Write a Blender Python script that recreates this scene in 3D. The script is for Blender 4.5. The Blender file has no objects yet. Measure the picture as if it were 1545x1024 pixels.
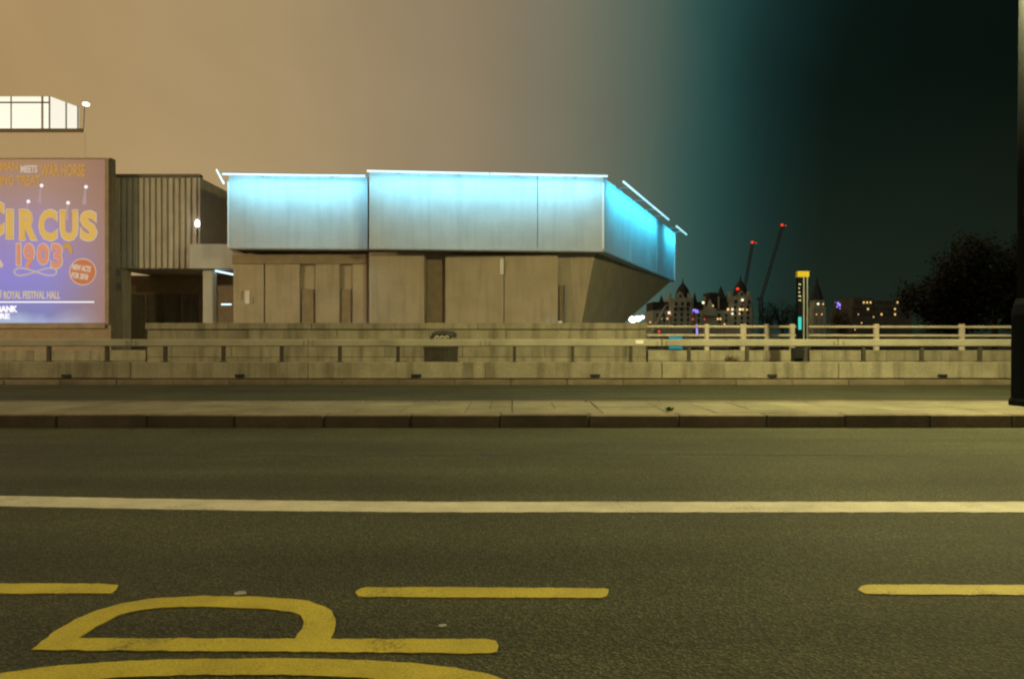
import bpy, bmesh, math, random
from mathutils import Vector, Matrix
random.seed(7)
scene = bpy.context.scene
COL = scene.collection
R = math.radians

# ------------------------------------------------------------------ camera
CAM_Z = 1.0
cam_data = bpy.data.cameras.new('camera')
cam_data.sensor_width = 36.0
cam_data.lens = 25.0
cam_data.clip_start = 0.05
cam_data.clip_end = 6000
cam = bpy.data.objects.new('camera', cam_data)
COL.objects.link(cam)
cam.location = (0, 0, CAM_Z)
cam.rotation_euler = (R(90 - 0.1), R(0.0), 0)
scene.camera = cam

# ------------------------------------------------------------------ world: night sky with the glow of the city on the left
world = bpy.data.worlds.new('World')
scene.world = world
world.use_nodes = True
wn, wl = world.node_tree.nodes, world.node_tree.links
wn.clear()
w_out = wn.new('ShaderNodeOutputWorld')
bg = wn.new('ShaderNodeBackground')
bg.inputs['Strength'].default_value = 1.0
tc = wn.new('ShaderNodeTexCoord')
sx = wn.new('ShaderNodeSeparateXYZ')
wl.new(tc.outputs['Generated'], sx.inputs[0])
mr = wn.new('ShaderNodeMapRange')
mr.inputs['From Min'].default_value = -1
mr.inputs['From Max'].default_value = 1
wl.new(sx.outputs['X'], mr.inputs['Value'])
nz = wn.new('ShaderNodeTexNoise')
nz.inputs['Scale'].default_value = 2.6
nz.inputs['Detail'].default_value = 5
nz.inputs['Distortion'].default_value = .6
wl.new(tc.outputs['Generated'], nz.inputs['Vector'])
ramp = wn.new('ShaderNodeValToRGB')
ramp.color_ramp.interpolation = 'B_SPLINE'
stops = [(0.0, (.42, .28, .12)), (.22, (.43, .285, .125)), (.36, (.36, .26, .135)),
         (.47, (.27, .205, .125)), (.535, (.19, .185, .13)), (.59, (.072, .118, .093)),
         (.622, (.022, .075, .068)), (.655, (.007, .024, .022)), (.70, (.003, .0055, .0032)), (1.0, (.0022, .0036, .0018))]
els = ramp.color_ramp.elements
els[0].position, els[0].color = stops[0][0], (*stops[0][1], 1)
els[1].position, els[1].color = stops[-1][0], (*stops[-1][1], 1)
for p, c in stops[1:-1]:
    e = els.new(p)
    e.color = (*c, 1)
wob = wn.new('ShaderNodeMath'); wob.operation = 'MULTIPLY_ADD'
wob.inputs[1].default_value = .05; wob.inputs[2].default_value = -.025
wl.new(nz.outputs['Fac'], wob.inputs[0])
wad = wn.new('ShaderNodeMath'); wl.new(mr.outputs[0], wad.inputs[0]); wl.new(wob.outputs[0], wad.inputs[1])
wl.new(wad.outputs[0], ramp.inputs[0])
cl = wn.new('ShaderNodeMapRange')
cl.inputs['From Min'].default_value = .25
cl.inputs['From Max'].default_value = .75
cl.inputs['To Min'].default_value = .84
cl.inputs['To Max'].default_value = 1.16
wl.new(nz.outputs['Fac'], cl.inputs['Value'])
mul = wn.new('ShaderNodeVectorMath')
mul.operation = 'SCALE'
wl.new(ramp.outputs[0], mul.inputs[0])
wl.new(cl.outputs[0], mul.inputs['Scale'])
sky = wn.new('ShaderNodeTexSky')
sky.sky_type = 'NISHITA'
sky.sun_disc = False
sky.sun_elevation = R(-9)
sky.sun_rotation = R(-70)
sk = wn.new('ShaderNodeVectorMath')
sk.operation = 'SCALE'
sk.inputs['Scale'].default_value = 0.015
wl.new(sky.outputs[0], sk.inputs[0])
ad = wn.new('ShaderNodeVectorMath')
ad.operation = 'ADD'
wl.new(mul.outputs[0], ad.inputs[0])
wl.new(sk.outputs[0], ad.inputs[1])
hz = wn.new('ShaderNodeMapRange'); hz.interpolation_type = 'SMOOTHSTEP'      # dim glow of the city along the horizon
for i_, v_ in (('From Min', -.02), ('From Max', .34), ('To Min', 1), ('To Max', 0)): hz.inputs[i_].default_value = v_
wl.new(sx.outputs['Z'], hz.inputs['Value'])
hc = wn.new('ShaderNodeVectorMath'); hc.operation = 'SCALE'; hc.inputs[0].default_value = (.0085, .0125, .0075)
wl.new(hz.outputs[0], hc.inputs['Scale'])
ad2 = wn.new('ShaderNodeVectorMath'); ad2.operation = 'ADD'
wl.new(ad.outputs[0], ad2.inputs[0]); wl.new(hc.outputs[0], ad2.inputs[1])
wl.new(ad2.outputs[0], bg.inputs['Color'])
wl.new(bg.outputs[0], w_out.inputs['Surface'])

LAMP_POWER = 5800.0          # lantern of the street lamp on the median (see street_lamp)
TUBE = 23.0                  # watts per metre of neon tube along the gallery roof edge

scene.view_settings.view_transform = 'Standard'
scene.view_settings.look = 'None'
scene.view_settings.exposure = 0.0
scene.view_settings.gamma = 1.0
scene.view_settings.use_curve_mapping = False
scene.cycles.filter_width = 2.2
scene.cycles.max_bounces = 6
scene.cycles.sample_clamp_indirect = 4.0

# ------------------------------------------------------------------ layout helpers
F = 1545 * 25.0 / 36.0
def W(px, py, D):
    return Vector(((px - 772.5) * D / F, D, CAM_Z + (510 - py) * D / F))
def X(px, D): return (px - 772.5) * D / F
def Z(py, D): return CAM_Z + (510 - py) * D / F
def G(px, py, z=0.0):
    D = F * (CAM_Z - z) / (py - 510)
    return Vector(((px - 772.5) * D / F, D, z))

# ------------------------------------------------------------------ materials
MATS = {}
def srgb(c):
    return tuple(((v / 255) / 12.92 if v / 255 <= .04045 else ((v / 255 + .055) / 1.055) ** 2.4) for v in c)

def mat(name, color, rough=.75, var=.25, scale=3.0, fine=0.0, fscale=90., bump=0.0, bscale=60., metal=0.0,
        stain=0.0, stain_col=(.05, .045, .03), streak=False, piece=0.0, spec=.3):
    m = bpy.data.materials.new(name)
    m.use_nodes = True
    n, l = m.node_tree.nodes, m.node_tree.links
    b = n['Principled BSDF']
    b.inputs['Roughness'].default_value = rough
    b.inputs['Metallic'].default_value = metal
    b.inputs['Specular IOR Level'].default_value = spec
    geo = n.new('ShaderNodeNewGeometry')
    def noise(sc, detail=5, vec=None):
        t = n.new('ShaderNodeTexNoise')
        t.inputs['Scale'].default_value = sc
        t.inputs['Detail'].default_value = detail
        l.new(vec or geo.outputs['Position'], t.inputs['Vector'])
        return t.outputs['Fac']
    def rng(v, lo, hi, f0=.3, f1=.7):
        r = n.new('ShaderNodeMapRange')
        r.inputs['From Min'].default_value = f0
        r.inputs['From Max'].default_value = f1
        r.inputs['To Min'].default_value = lo
        r.inputs['To Max'].default_value = hi
        l.new(v, r.inputs['Value'])
        return r.outputs[0]
    def mulv(a, bb):
        k = n.new('ShaderNodeMath')
        k.operation = 'MULTIPLY'
        l.new(a, k.inputs[0])
        l.new(bb, k.inputs[1])
        return k.outputs[0]
    fac = rng(noise(scale), 1 - var, 1 + var)
    if fine:
        fac = mulv(fac, rng(noise(fscale, 2), 1 - fine, 1 + fine))
    if piece:
        oi = n.new('ShaderNodeObjectInfo')
        fac = mulv(fac, rng(oi.outputs['Random'], 1 - piece, 1 + piece, 0, 1))
    rgb = n.new('ShaderNodeRGB')
    rgb.outputs[0].default_value = (*color, 1)
    sc = n.new('ShaderNodeVectorMath')
    sc.operation = 'SCALE'
    l.new(rgb.outputs[0], sc.inputs[0])
    l.new(fac, sc.inputs['Scale'])
    colout = sc.outputs[0]
    if stain:
        vec = None
        if streak:
            mp = n.new('ShaderNodeMapping')
            mp.inputs['Scale'].default_value = (5, 5, .45)
            l.new(geo.outputs['Position'], mp.inputs['Vector'])
            vec = mp.outputs[0]
        s = rng(noise(1.3 if not streak else 1.0, 6, vec), 0, stain, .48, .72)
        mx = n.new('ShaderNodeMix')
        mx.data_type = 'RGBA'
        l.new(s, mx.inputs['Factor'])
        l.new(colout, mx.inputs[6])
        mx.inputs[7].default_value = (*stain_col, 1)
        colout = mx.outputs[2]
    l.new(colout, b.inputs['Base Color'])
    if bump:
        bp = n.new('ShaderNodeBump')
        bp.inputs['Strength'].default_value = bump
        bp.inputs['Distance'].default_value = .01
        l.new(noise(bscale, 3), bp.inputs['Height'])
        l.new(bp.outputs[0], b.inputs['Normal'])
    MATS[name] = m
    return m

def glow(name, color, strength, base=None):
    m = bpy.data.materials.new(name)
    m.use_nodes = True
    b = m.node_tree.nodes['Principled BSDF']
    b.inputs['Base Color'].default_value = (*(base or color), 1)
    b.inputs['Emission Color'].default_value = (*color, 1)
    b.inputs['Emission Strength'].default_value = strength
    b.inputs['Roughness'].default_value = .5
    MATS[name] = m
    return m

def paint(name, color, worn):
    m = mat(name, color, .65, .14, 5, fine=.2, fscale=150, bump=.4, bscale=130, stain=.3, stain_col=tuple(c * .45 for c in color))
    n, l = m.node_tree.nodes, m.node_tree.links
    b = n['Principled BSDF']
    src = b.inputs['Base Color'].links[0].from_socket
    geo = n.new('ShaderNodeNewGeometry')
    t1 = n.new('ShaderNodeTexNoise'); t1.inputs['Scale'].default_value = 95; t1.inputs['Detail'].default_value = 3
    t2 = n.new('ShaderNodeTexNoise'); t2.inputs['Scale'].default_value = 3.5; t2.inputs['Detail'].default_value = 3
    for t in (t1, t2): l.new(geo.outputs['Position'], t.inputs['Vector'])
    a = n.new('ShaderNodeMath'); l.new(t1.outputs['Fac'], a.inputs[0]); l.new(t2.outputs['Fac'], a.inputs[1])
    r = n.new('ShaderNodeMapRange')
    for i, v in (('From Min', 1.14), ('From Max', 1.28), ('To Min', 0), ('To Max', worn)): r.inputs[i].default_value = v
    l.new(a.outputs[0], r.inputs['Value'])
    mx = n.new('ShaderNodeMix'); mx.data_type = 'RGBA'
    l.new(r.outputs[0], mx.inputs['Factor']); l.new(src, mx.inputs[6]); mx.inputs[7].default_value = (.06, .06, .04, 1)
    l.new(mx.outputs[2], b.inputs['Base Color'])

def asphalt(name, base):
    m = bpy.data.materials.new(name)
    m.use_nodes = True
    n, l = m.node_tree.nodes, m.node_tree.links
    b = n['Principled BSDF']
    b.inputs['Roughness'].default_value = .82
    b.inputs['Specular IOR Level'].default_value = .25
    geo = n.new('ShaderNodeNewGeometry')
    vo = n.new('ShaderNodeTexVoronoi')
    vo.inputs['Scale'].default_value = 115
    l.new(geo.outputs['Position'], vo.inputs['Vector'])
    cr = n.new('ShaderNodeValToRGB')
    e = cr.color_ramp.elements
    e[0].position, e[0].color = .0, (.48, .48, .46, 1)
    e[1].position, e[1].color = 1., (2.0, 1.9, 1.6, 1)
    k = e.new(.55); k.color = (.85, .85, .82, 1)
    k = e.new(.85); k.color = (1.35, 1.3, 1.2, 1)
    sep = n.new('ShaderNodeSeparateColor')
    l.new(vo.outputs['Color'], sep.inputs[0])
    l.new(sep.outputs[0], cr.inputs[0])
    big = n.new('ShaderNodeTexNoise')
    big.inputs['Scale'].default_value = .7
    big.inputs['Detail'].default_value = 7
    l.new(geo.outputs['Position'], big.inputs['Vector'])
    mp = n.new('ShaderNodeMapping')
    mp.inputs['Scale'].default_value = (.12, 1.6, 1)
    l.new(geo.outputs['Position'], mp.inputs['Vector'])
    wear = n.new('ShaderNodeTexNoise')
    wear.inputs['Scale'].default_value = 1.1
    wear.inputs['Detail'].default_value = 5
    l.new(mp.outputs[0], wear.inputs['Vector'])
    r1 = n.new('ShaderNodeMapRange')
    for i, v in (('From Min', .3), ('From Max', .7), ('To Min', .78), ('To Max', 1.22)):
        r1.inputs[i].default_value = v
    l.new(big.outputs['Fac'], r1.inputs['Value'])
    r2 = n.new('ShaderNodeMapRange')
    for i, v in (('From Min', .3), ('From Max', .7), ('To Min', .74), ('To Max', 1.26)):
        r2.inputs[i].default_value = v
    l.new(wear.outputs['Fac'], r2.inputs['Value'])
    mm = n.new('ShaderNodeMath'); mm.operation = 'MULTIPLY'
    l.new(r1.outputs[0], mm.inputs[0]); l.new(r2.outputs[0], mm.inputs[1])
    c1 = n.new('ShaderNodeVectorMath'); c1.operation = 'MULTIPLY'
    c1.inputs[1].default_value = base
    l.new(cr.outputs[0], c1.inputs[0])
    c2 = n.new('ShaderNodeVectorMath'); c2.operation = 'SCALE'
    l.new(c1.outputs[0], c2.inputs[0]); l.new(mm.outputs[0], c2.inputs['Scale'])
    l.new(c2.outputs[0], b.inputs['Base Color'])
    bp = n.new('ShaderNodeBump')
    bp.inputs['Strength'].default_value = 1.0
    bp.inputs['Distance'].default_value = .006
    l.new(vo.outputs['Distance'], bp.inputs['Height'])
    l.new(bp.outputs[0], b.inputs['Normal'])
    MATS[name] = m

asphalt('asphalt', (.052, .056, .035))
mat('mortar', (.07, .065, .05), .9, .2, 8, fine=.2)
mat('kerb_granite', (.17, .14, .10), .75, .18, 4, fine=.35, fscale=120, bump=.3, bscale=70, stain=.5, piece=.15)
mat('slab', (.19, .18, .125), .85, .2, 2.2, fine=.25, fscale=80, bump=.25, bscale=50, stain=.45, piece=.12)
mat('concrete', (.29, .27, .20), .85, .16, 2.5, fine=.16, fscale=45, bump=.3, bscale=35, stain=.55, streak=True, piece=.12)
mat('concrete_beam', (.36, .345, .27), .7, .1, 2, fine=.08, fscale=40, stain=.3, piece=.06)
mat('concrete_pale', (.52, .52, .5), .8, .08, 1.2, fine=.06, fscale=30, stain=.22, stain_col=(.25, .25, .24), streak=True)
mat('concrete_tan', (.46, .39, .30), .85, .1, 1.2, fine=.08, fscale=30, stain=.3, stain_col=(.2, .17, .12), streak=True)
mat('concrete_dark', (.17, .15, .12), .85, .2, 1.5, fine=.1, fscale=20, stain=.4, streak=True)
mat('ribbed_concrete', (.50, .46, .39), .85, .1, 2, fine=.1, fscale=25, stain=.25, stain_col=(.25, .22, .17), streak=True, piece=.06)
paint('yellow_paint', (.46, .38, .045), .6)
paint('white_paint', (.52, .49, .40), .5)
mat('post_dark', (.06, .055, .04), .6, .2, 8)
mat('rail_paint', (.50, .46, .38), .5, .12, 6, stain=.3, stain_col=(.2, .16, .1))
mat('black_metal', (.016, .018, .02), .45, .2, 6)
mat('bin_metal', (.05, .047, .035), .55, .2, 10)
mat('blue_black', (.005, .007, .009), .8, .2, 6, spec=.05)
mat('sign_yellow', (.5, .38, .02), .5, .06, 6)
mat('sign_white', (.8, .8, .78), .5, .05, 6)
mat('metal_grey', (.3, .32, .33), .45, .1, 6, metal=.4)
mat('door_brown', (.30, .235, .16), .6, .15, 4)
mat('far_stone', (.42, .47, .46), .9, .15, .2, fine=.1, fscale=1.)
mat('far_dark', (.10, .11, .11), .9, .2, .2)
mat('far_slate', (.035, .045, .05), .8, .2, .4)
mat('leaf', (.011, .014, .007), .7, .3, .6, piece=.2)
mat('bark', (.05, .042, .03), .9, .3, 3)
mat('weed', (.05, .09, .02), .7, .3, 30)
mat('earth', (.05, .05, .04), .95, .3, .2)
mat('bulb_mount', (.08, .08, .08), .6, .1, 2)
mat('gum', (.30, .31, .29), .8, .2, 60)
glow('neon', (.55, .82, 1.0), 1.25, (.8, .9, 1))
glow('neon_cyan', (.42, .85, 1.0), 1.25, (.8, .9, 1))
glow('lamp_glass', (1, .84, .5), 6, (.9, .85, .7))
glow('lantern_glass', (.95, .90, .76), .95, (.8, .8, .75))
glow('added_wall_glow', (.42, .285, .13), .8, (.3, .25, .18))  # added glow that keeps the hall wall as bright as the sky
glow('warm_window', (1, .62, .22), 1.2)
glow('white_window', (1, .85, .55), 1.6)
glow('red_light', (1, .04, .015), 1.3)
glow('violet_light', (.36, .26, 1.0), 1.3)
glow('white_light', (1, .95, .85), 5.0)
glow('cyan_panel', (.02, .42, .55), .5)
glow('cool_tube', (.6, .85, 1.0), 1.6)
def water():
    m = bpy.data.materials.new('water'); m.use_nodes = True
    n, l = m.node_tree.nodes, m.node_tree.links
    b = n['Principled BSDF']
    b.inputs['Base Color'].default_value = (.01, .013, .012, 1)
    b.inputs['Roughness'].default_value = .12
    t = n.new('ShaderNodeTexNoise'); t.inputs['Scale'].default_value = .5; t.inputs['Detail'].default_value = 4
    geo = n.new('ShaderNodeNewGeometry'); l.new(geo.outputs['Position'], t.inputs['Vector'])
    bp = n.new('ShaderNodeBump'); bp.inputs['Strength'].default_value = .5; bp.inputs['Distance'].default_value = .3
    l.new(t.outputs['Fac'], bp.inputs['Height']); l.new(bp.outputs[0], b.inputs['Normal'])
    MATS['water'] = m
water()

# ------------------------------------------------------------------ mesh helpers
class MB:
    def __init__(s): s.v, s.f = [], []
    def add(s, vs, fs):
        o = len(s.v)
        s.v += [tuple(v) for v in vs]
        s.f += [tuple(i + o for i in f) for f in fs]
        return s
    def box(s, x0, x1, y0, y1, z0, z1):
        v = [(x, y, z) for z in (z0, z1) for y in (y0, y1) for x in (x0, x1)]
        return s.add(v, [(0, 2, 3, 1), (4, 5, 7, 6), (0, 1, 5, 4), (2, 6, 7, 3), (0, 4, 6, 2), (1, 3, 7, 5)])
    def prism(s, base, top):
        n = len(base)
        fs = [tuple(range(n))[::-1], tuple(range(n, 2 * n))]
        fs += [(i, (i + 1) % n, n + (i + 1) % n, n + i) for i in range(n)]
        return s.add(list(base) + list(top), fs)
    def tube(s, p0, p1, r, r1=None, n=10):
        p0, p1 = Vector(p0), Vector(p1)
        r1 = r if r1 is None else r1
        d = (p1 - p0).normalized()
        a = d.orthogonal().normalized(); b = d.cross(a)
        ring = lambda p, q: [p + (a * math.cos(t) + b * math.sin(t)) * q for t in [2 * math.pi * i / n for i in range(n)]]
        return s.prism(ring(p0, r), ring(p1, r1))
    def lathe(s, c, prof, n=16, sx=1, sy=1):
        c = Vector(c); vs = []; fs = []
        for r, z in prof:
            vs += [c + Vector((r * sx * math.cos(2 * math.pi * i / n), r * sy * math.sin(2 * math.pi * i / n), z)) for i in range(n)]
        for k in range(len(prof) - 1):
            for i in range(n):
                j = (i + 1) % n
                fs.append((k * n + i, k * n + j, (k + 1) * n + j, (k + 1) * n + i))
        fs.append(tuple(range(n))[::-1]); fs.append(tuple(range((len(prof) - 1) * n, len(prof) * n)))
        return s.add(vs, fs)
    def build(s, name, m, parent=None, bevel=0, smooth=False):
        me = bpy.data.meshes.new(name)
        me.from_pydata(s.v, [], s.f)
        bm = bmesh.new(); bm.from_mesh(me)
        bmesh.ops.recalc_face_normals(bm, faces=bm.faces)
        if bevel:
            bmesh.ops.bevel(bm, geom=list(bm.edges), offset=bevel, segments=1, affect='EDGES', clamp_overlap=True)
        bm.to_mesh(me); bm.free()
        if smooth:
            for p in me.polygons: p.use_smooth = True
        me.materials.append(MATS[m])
        return link(name, me, parent)

def link(name, me, parent=None):
    o = bpy.data.objects.new(name, me)
    COL.objects.link(o)
    if parent: attach(o, parent)
    return o
def wloc(o):
    v = Vector(o.location)
    return v if o.parent is None else wloc(o.parent) + v + o.matrix_parent_inverse.translation
def attach(o, parent):
    o.parent = parent
    o.matrix_parent_inverse = Matrix.Translation(-wloc(parent))
def tag(o, label, cat=None, group=None, kind=None):
    o['label'] = label
    if cat: o['category'] = cat
    if group: o['group'] = group
    if kind: o['kind'] = kind
    return o
def thing(name, loc, label, cat, group=None):
    o = bpy.data.objects.new(name, None)
    COL.objects.link(o)
    o.location = loc
    o.empty_display_size = .2
    return tag(o, label, cat, group)
def box(name, m, x0, x1, y0, y1, z0, z1, parent=None, bevel=0):
    return MB().box(x0, x1, y0, y1, z0, z1).build(name, m, parent, bevel)
def struct(o, label): return tag(o, label, None, None, 'structure')

def outline(loops, thick, name, m, parent=None, jitter=0.0, plane='XY', at=0.0):
    """flat shape with holes: loops are lists of 2-D points; extruded by thick"""
    cu = bpy.data.curves.new(name, 'CURVE')
    cu.dimensions = '2D'; cu.fill_mode = 'BOTH'; cu.extrude = thick / 2
    for lp in loops:
        pts = []
        for i, a in enumerate(lp):
            b = lp[(i + 1) % len(lp)]
            n = max(1, int(math.hypot(b[0] - a[0], b[1] - a[1]) / .03)) if jitter else 1
            for k in range(n):
                t = k / n
                pts.append((a[0] + (b[0] - a[0]) * t + random.uniform(-jitter, jitter),
                            a[1] + (b[1] - a[1]) * t + random.uniform(-jitter, jitter)))
        sp = cu.splines.new('POLY')
        sp.points.add(len(pts) - 1)
        for p, q in zip(sp.points, pts): p.co = (q[0], q[1], 0, 1)
        sp.use_cyclic_u = True
    return curve_mesh(cu, name, m, parent, plane, at)
def curve_mesh(cu, name, m, parent, plane, at, fit=None, rot=0):
    tmp = bpy.data.objects.new('tmp_curve', cu)
    COL.objects.link(tmp)
    dg = bpy.context.evaluated_depsgraph_get()
    me = bpy.data.meshes.new_from_object(tmp.evaluated_get(dg))
    bpy.data.objects.remove(tmp); bpy.data.curves.remove(cu)
    me.name = name
    if fit:
        xs = [v.co.x for v in me.vertices]; ys = [v.co.y for v in me.vertices]
        a0, a1, b0, b1 = min(xs), max(xs), min(ys), max(ys)
        cx, cy = (fit[0] + fit[1]) / 2, (fit[2] + fit[3]) / 2
        for v in me.vertices:
            x = (v.co.x - a0) / (a1 - a0) * (fit[1] - fit[0]) + fit[0] - cx
            y = (v.co.y - b0) / (b1 - b0) * (fit[3] - fit[2]) + fit[2] - cy
            v.co.x = cx + x * math.cos(rot) - y * math.sin(rot)
            v.co.y = cy + x * math.sin(rot) + y * math.cos(rot)
    for v in me.vertices:
        x, y, z = v.co
        v.co = (x, y, z + at) if plane == 'XY' else (x, at - z, y)
    me.materials.clear(); me.materials.append(MATS[m])
    return link(name, me, parent)
def text(s, fit, depth_y, m, name, parent, bold=.02, thick=.02, rot=0, shear=0):
    cu = bpy.data.curves.new(name, 'FONT')
    cu.body = s; cu.offset = bold; cu.extrude = thick / 2; cu.shear = shear
    cu.resolution_u = 3
    return curve_mesh(cu, name, m, parent, 'XZ', depth_y, fit, rot)

# ================================================================== THE SETTING
KB = 7.95          # near kerb of the median
KF = 15.30         # far kerb
PW = 18.0          # parapet
river = struct(box('river', 'water', -1500, 1500, -600, 3000, -12.6, -12.0), 'dark night river far below the bridge')
road = struct(box('road', 'asphalt', -60, 60, .92, KF, -.6, 0), 'dark worn asphalt road across the bridge')
terrace = struct(box('terrace', 'slab', -120, 14, PW + .45, 120, -11.9, -.02), 'paved terrace behind the parapet carrying the buildings')
foot_near = struct(box('pavement', 'slab', -60, 60, -3, .76, -.6, .11), 'near pavement beside the bus stop')
foot_far = struct(box('pavement', 'slab', -60, 60, KF + .3, PW + .44, -.6, .12), 'far pavement between barrier and parapet')
bank = struct(box('embankment', 'earth', -800, 900, 400, 2500, -12.5, -5.0), 'dark far river bank under the skyline')
bank2 = struct(box('embankment', 'earth', 66, 900, 110, 399, -12.5, -6.0), 'dark river bank under the trees on the right')
for k in range(-8, 9):
    box('kerb_stone', 'kerb_granite', k * 1.0 + .004, k + .996, .77, .915, -.3, .12, foot_near, .008)

# road markings (children of the road)
def gp(pts): return [tuple(G(*p)[:2]) for p in pts]
# solid white line of the bus lane: bows slightly away at the left
ll = MB(); nl = 560
for i in range(nl + 1):
    x = -14 + 28 * i / nl
    c_ = 4.335 + max(0, -x - .3) ** 1.6 * .03 if x > -5 else 4.335 + 4.7 ** 1.6 * .03
    yf, yn = c_ + random.uniform(-.006, .006), c_ - .262 + random.uniform(-.006, .006)
    ll.v += [(x, yn, .0005), (x, yf, .0005), (x, yf - .002, .0045), (x, yn + .002, .0045)]
    if i:
        o_ = 4 * i
        ll.f += [(o_ - 4 + k, o_ + k, o_ + (k + 1) % 4, o_ - 4 + (k + 1) % 4) for k in range(4)]
ll.build('lane_line', 'white_paint', road)
dashes = [[(-190, 881), (150, 881.5), (180, 883), (174, 890), (167, 896.5), (-190, 896)],
          [(537, 894), (543, 889), (552, 886.8), (700, 887), (912, 888.5), (918, 890), (917, 900), (910, 903), (700, 902.5), (556, 901.5), (541, 900)],
          [(1296, 890), (1301, 885), (1309, 883), (1400, 883), (1690, 884), (1690, 899), (1400, 898), (1320, 897.5), (1306, 896)]]
for d in dashes:
    outline([gp(d)], .004, 'bus_bay_dash', 'yellow_paint', road, .0035, 'XY', .0025)
P_out = [(47, 981.7), (77.7, 957), (111, 936), (145, 922), (186, 910.5), (233, 903.5), (305, 900), (400, 901.5), (439, 904.5),
         (467, 908), (489, 915.7), (500, 922), (504, 930), (506, 940), (503.5, 954.5), (498, 965), (736.6, 965.6), (747, 968.7), (751.6, 975),
         (749.5, 985.6), (736.6, 987.4), (607, 986), (400, 984)]
P_in = [(116.5, 963.6), (145, 945.4), (181, 928), (212, 921), (259, 917), (323.6, 916), (400, 920), (439, 924), (452, 928.6),
        (458, 936.4), (455.7, 949.3), (444, 965)]
outline([gp(P_out), gp(P_in)], .004, 'road_letter', 'yellow_paint', road, .0035, 'XY', .0025)['label'] = 'large yellow letter P painted on the road'
def superell(cx, cy, a, b, e, n=64):
    out = []
    for i in range(n):
        t = 2 * math.pi * i / n
        c, s = math.cos(t), math.sin(t)
        out.append((cx + a * math.copysign(abs(c) ** (2 / e), c), cy + b * math.copysign(abs(s) ** (2 / e), s)))
    return out
outline([superell(-.80, 1.955, .83, .258, 2.5), superell(-.80, 1.955, .60, .152, 2.4)], .004, 'road_letter', 'yellow_paint', road, .0035, 'XY', .0025)['label'] = 'large yellow letter O painted on the road, cut by the picture edge'

# bitumen sealed joints in the asphalt
mat('bitumen', (.022, .022, .018), .5, .2, 8)
for pts in ([(x_, 6.1 + .03 * math.sin(x_ * 1.3) + random.uniform(-.008, .008)) for x_ in [-13 + .2 * i for i in range(131)]],):
    sm = MB()
    for i, (x_, y_) in enumerate(pts):
        w_ = random.uniform(.006, .014)
        sm.v += [(x_, y_ - w_, .0018), (x_, y_ + w_, .0018)]
        if i: sm.f.append((2 * i - 2, 2 * i, 2 * i + 1, 2 * i - 1))
    sm.build('sealed_joint', 'bitumen', road)

# central median: kerb stones and paving slabs
MZ = .147
median = struct(box('median', 'mortar', -30, 30, KB + .012, 9.74, -.05, MZ - .012), 'raised paved median between the carriageways')
edges = [-11, -10.05, -9.05, -8.05, -7.07, -6.1, -5.1, -4.08, -3.1, -2.1, -1.13, -.13, .87, 1.87, 2.85, 3.73, 4.68, 5.6, 6.6, 7.6, 8.6, 9.6, 10.6]
for a, b in zip(edges, edges[1:]):
    dy, dz = random.uniform(-.008, .008), random.uniform(-.005, .005)
    box('kerb_stone', 'kerb_granite', a + .006, b - .006, KB + dy, KB + .2, -.04, MZ + dz, median, .014)
for k in range(-11, 11):
    box('kerb_stone', 'kerb_granite', k + .005, k + .995, 9.58, 9.75, -.04, MZ, median, .012)
x = -11.0
while x < 11:
    w = random.choice([.55, .75, .9, .9, 1.05])
    sk_ = random.uniform(-.03, .03)
    z0 = lambda: MZ - .004 + random.uniform(-.004, .004)
    if random.random() < .35:
        box('paving_slab', 'slab', x + .006, x + w - .006, KB + .21, 9.57, .05, z0(), median, .006)
    else:
        m_ = random.choice([8.62, 8.85, 9.0])
        box('paving_slab', 'slab', x + .006, x + w - .006, KB + .21, m_ - .006, .05, z0(), median, .006)
        c = x + w * random.choice([.5, .5, 1])
        box('paving_slab', 'slab', x + .006, min(c, x + w) - .006, m_ + .006, 9.57, .05, z0(), median, .006)
        if c < x + w - .1:
            box('paving_slab', 'slab', c + .006, x + w - .006, m_ + .006, 9.57, .05, z0(), median, .006)
    x += w
# far kerb
ks0 = box('kerb_stone', 'kerb_granite', 0, 1.2, KF, KF + .26, -.1, .105, foot_far, .012)
for k in range(-12, 12):
    o = ks0 if k == -12 else ks0.copy()
    if k > -12: COL.objects.link(o)
    o.location.x = X(856, KF) + k * 1.212

# ================================================================== BARRIER
BD = 15.50
bar = thing('vehicle_barrier', (0, BD, 0), 'long pale concrete and steel vehicle barrier along the far kerb', 'barrier')
joint = [X(999, BD) + 3.86 * k for k in range(-4, 4)]
up0 = box('upstand_panel', 'concrete', 0, 3.85, BD, BD + .2, .12, Z(546, BD), bar, .015)
bm0 = box('rail_beam', 'concrete_beam', 0, 3.85, BD + .02, BD + .14, Z(522.5, BD), Z(511.5, BD), bar, .018)
pl0 = MB()
for sx_ in (-1, 1):
    for zz in (.05, .10):
        pl0.tube((sx_ * .1, BD + .025, Z(522.5, BD) + zz), (sx_ * .1, BD + .005, Z(522.5, BD) + zz), .012, n=6)
pl0 = pl0.build('bolt_set', 'post_dark', bar); pl0['kind'] = 'stuff'
dr0 = MB().box(-.11, .11, BD - .012, BD + .03, .155, .215).box(-.07, .07, BD - .03, BD, .15, .17).build('drain_spout', 'black_metal', bar, .006)
po0 = MB().box(-.035, .035, BD + .06, BD + .13, Z(546, BD) - .02, Z(522.5, BD) + .03).box(-.075, .075, BD + .03, BD + .16, Z(546, BD), Z(546, BD) + .015).build('post', 'post_dark', bar)
def rep(o0, xs, jit=0.0):
    for i, xx in enumerate(xs):
        o = o0
        if i:
            o = o0.copy(); COL.objects.link(o)
        o.location.x = xx
        o.location.y += random.uniform(-jit, jit)
        o.location.z = random.uniform(-jit, jit)
rep(up0, joint, .004); rep(bm0, joint, .003); rep(pl0, joint)
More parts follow.
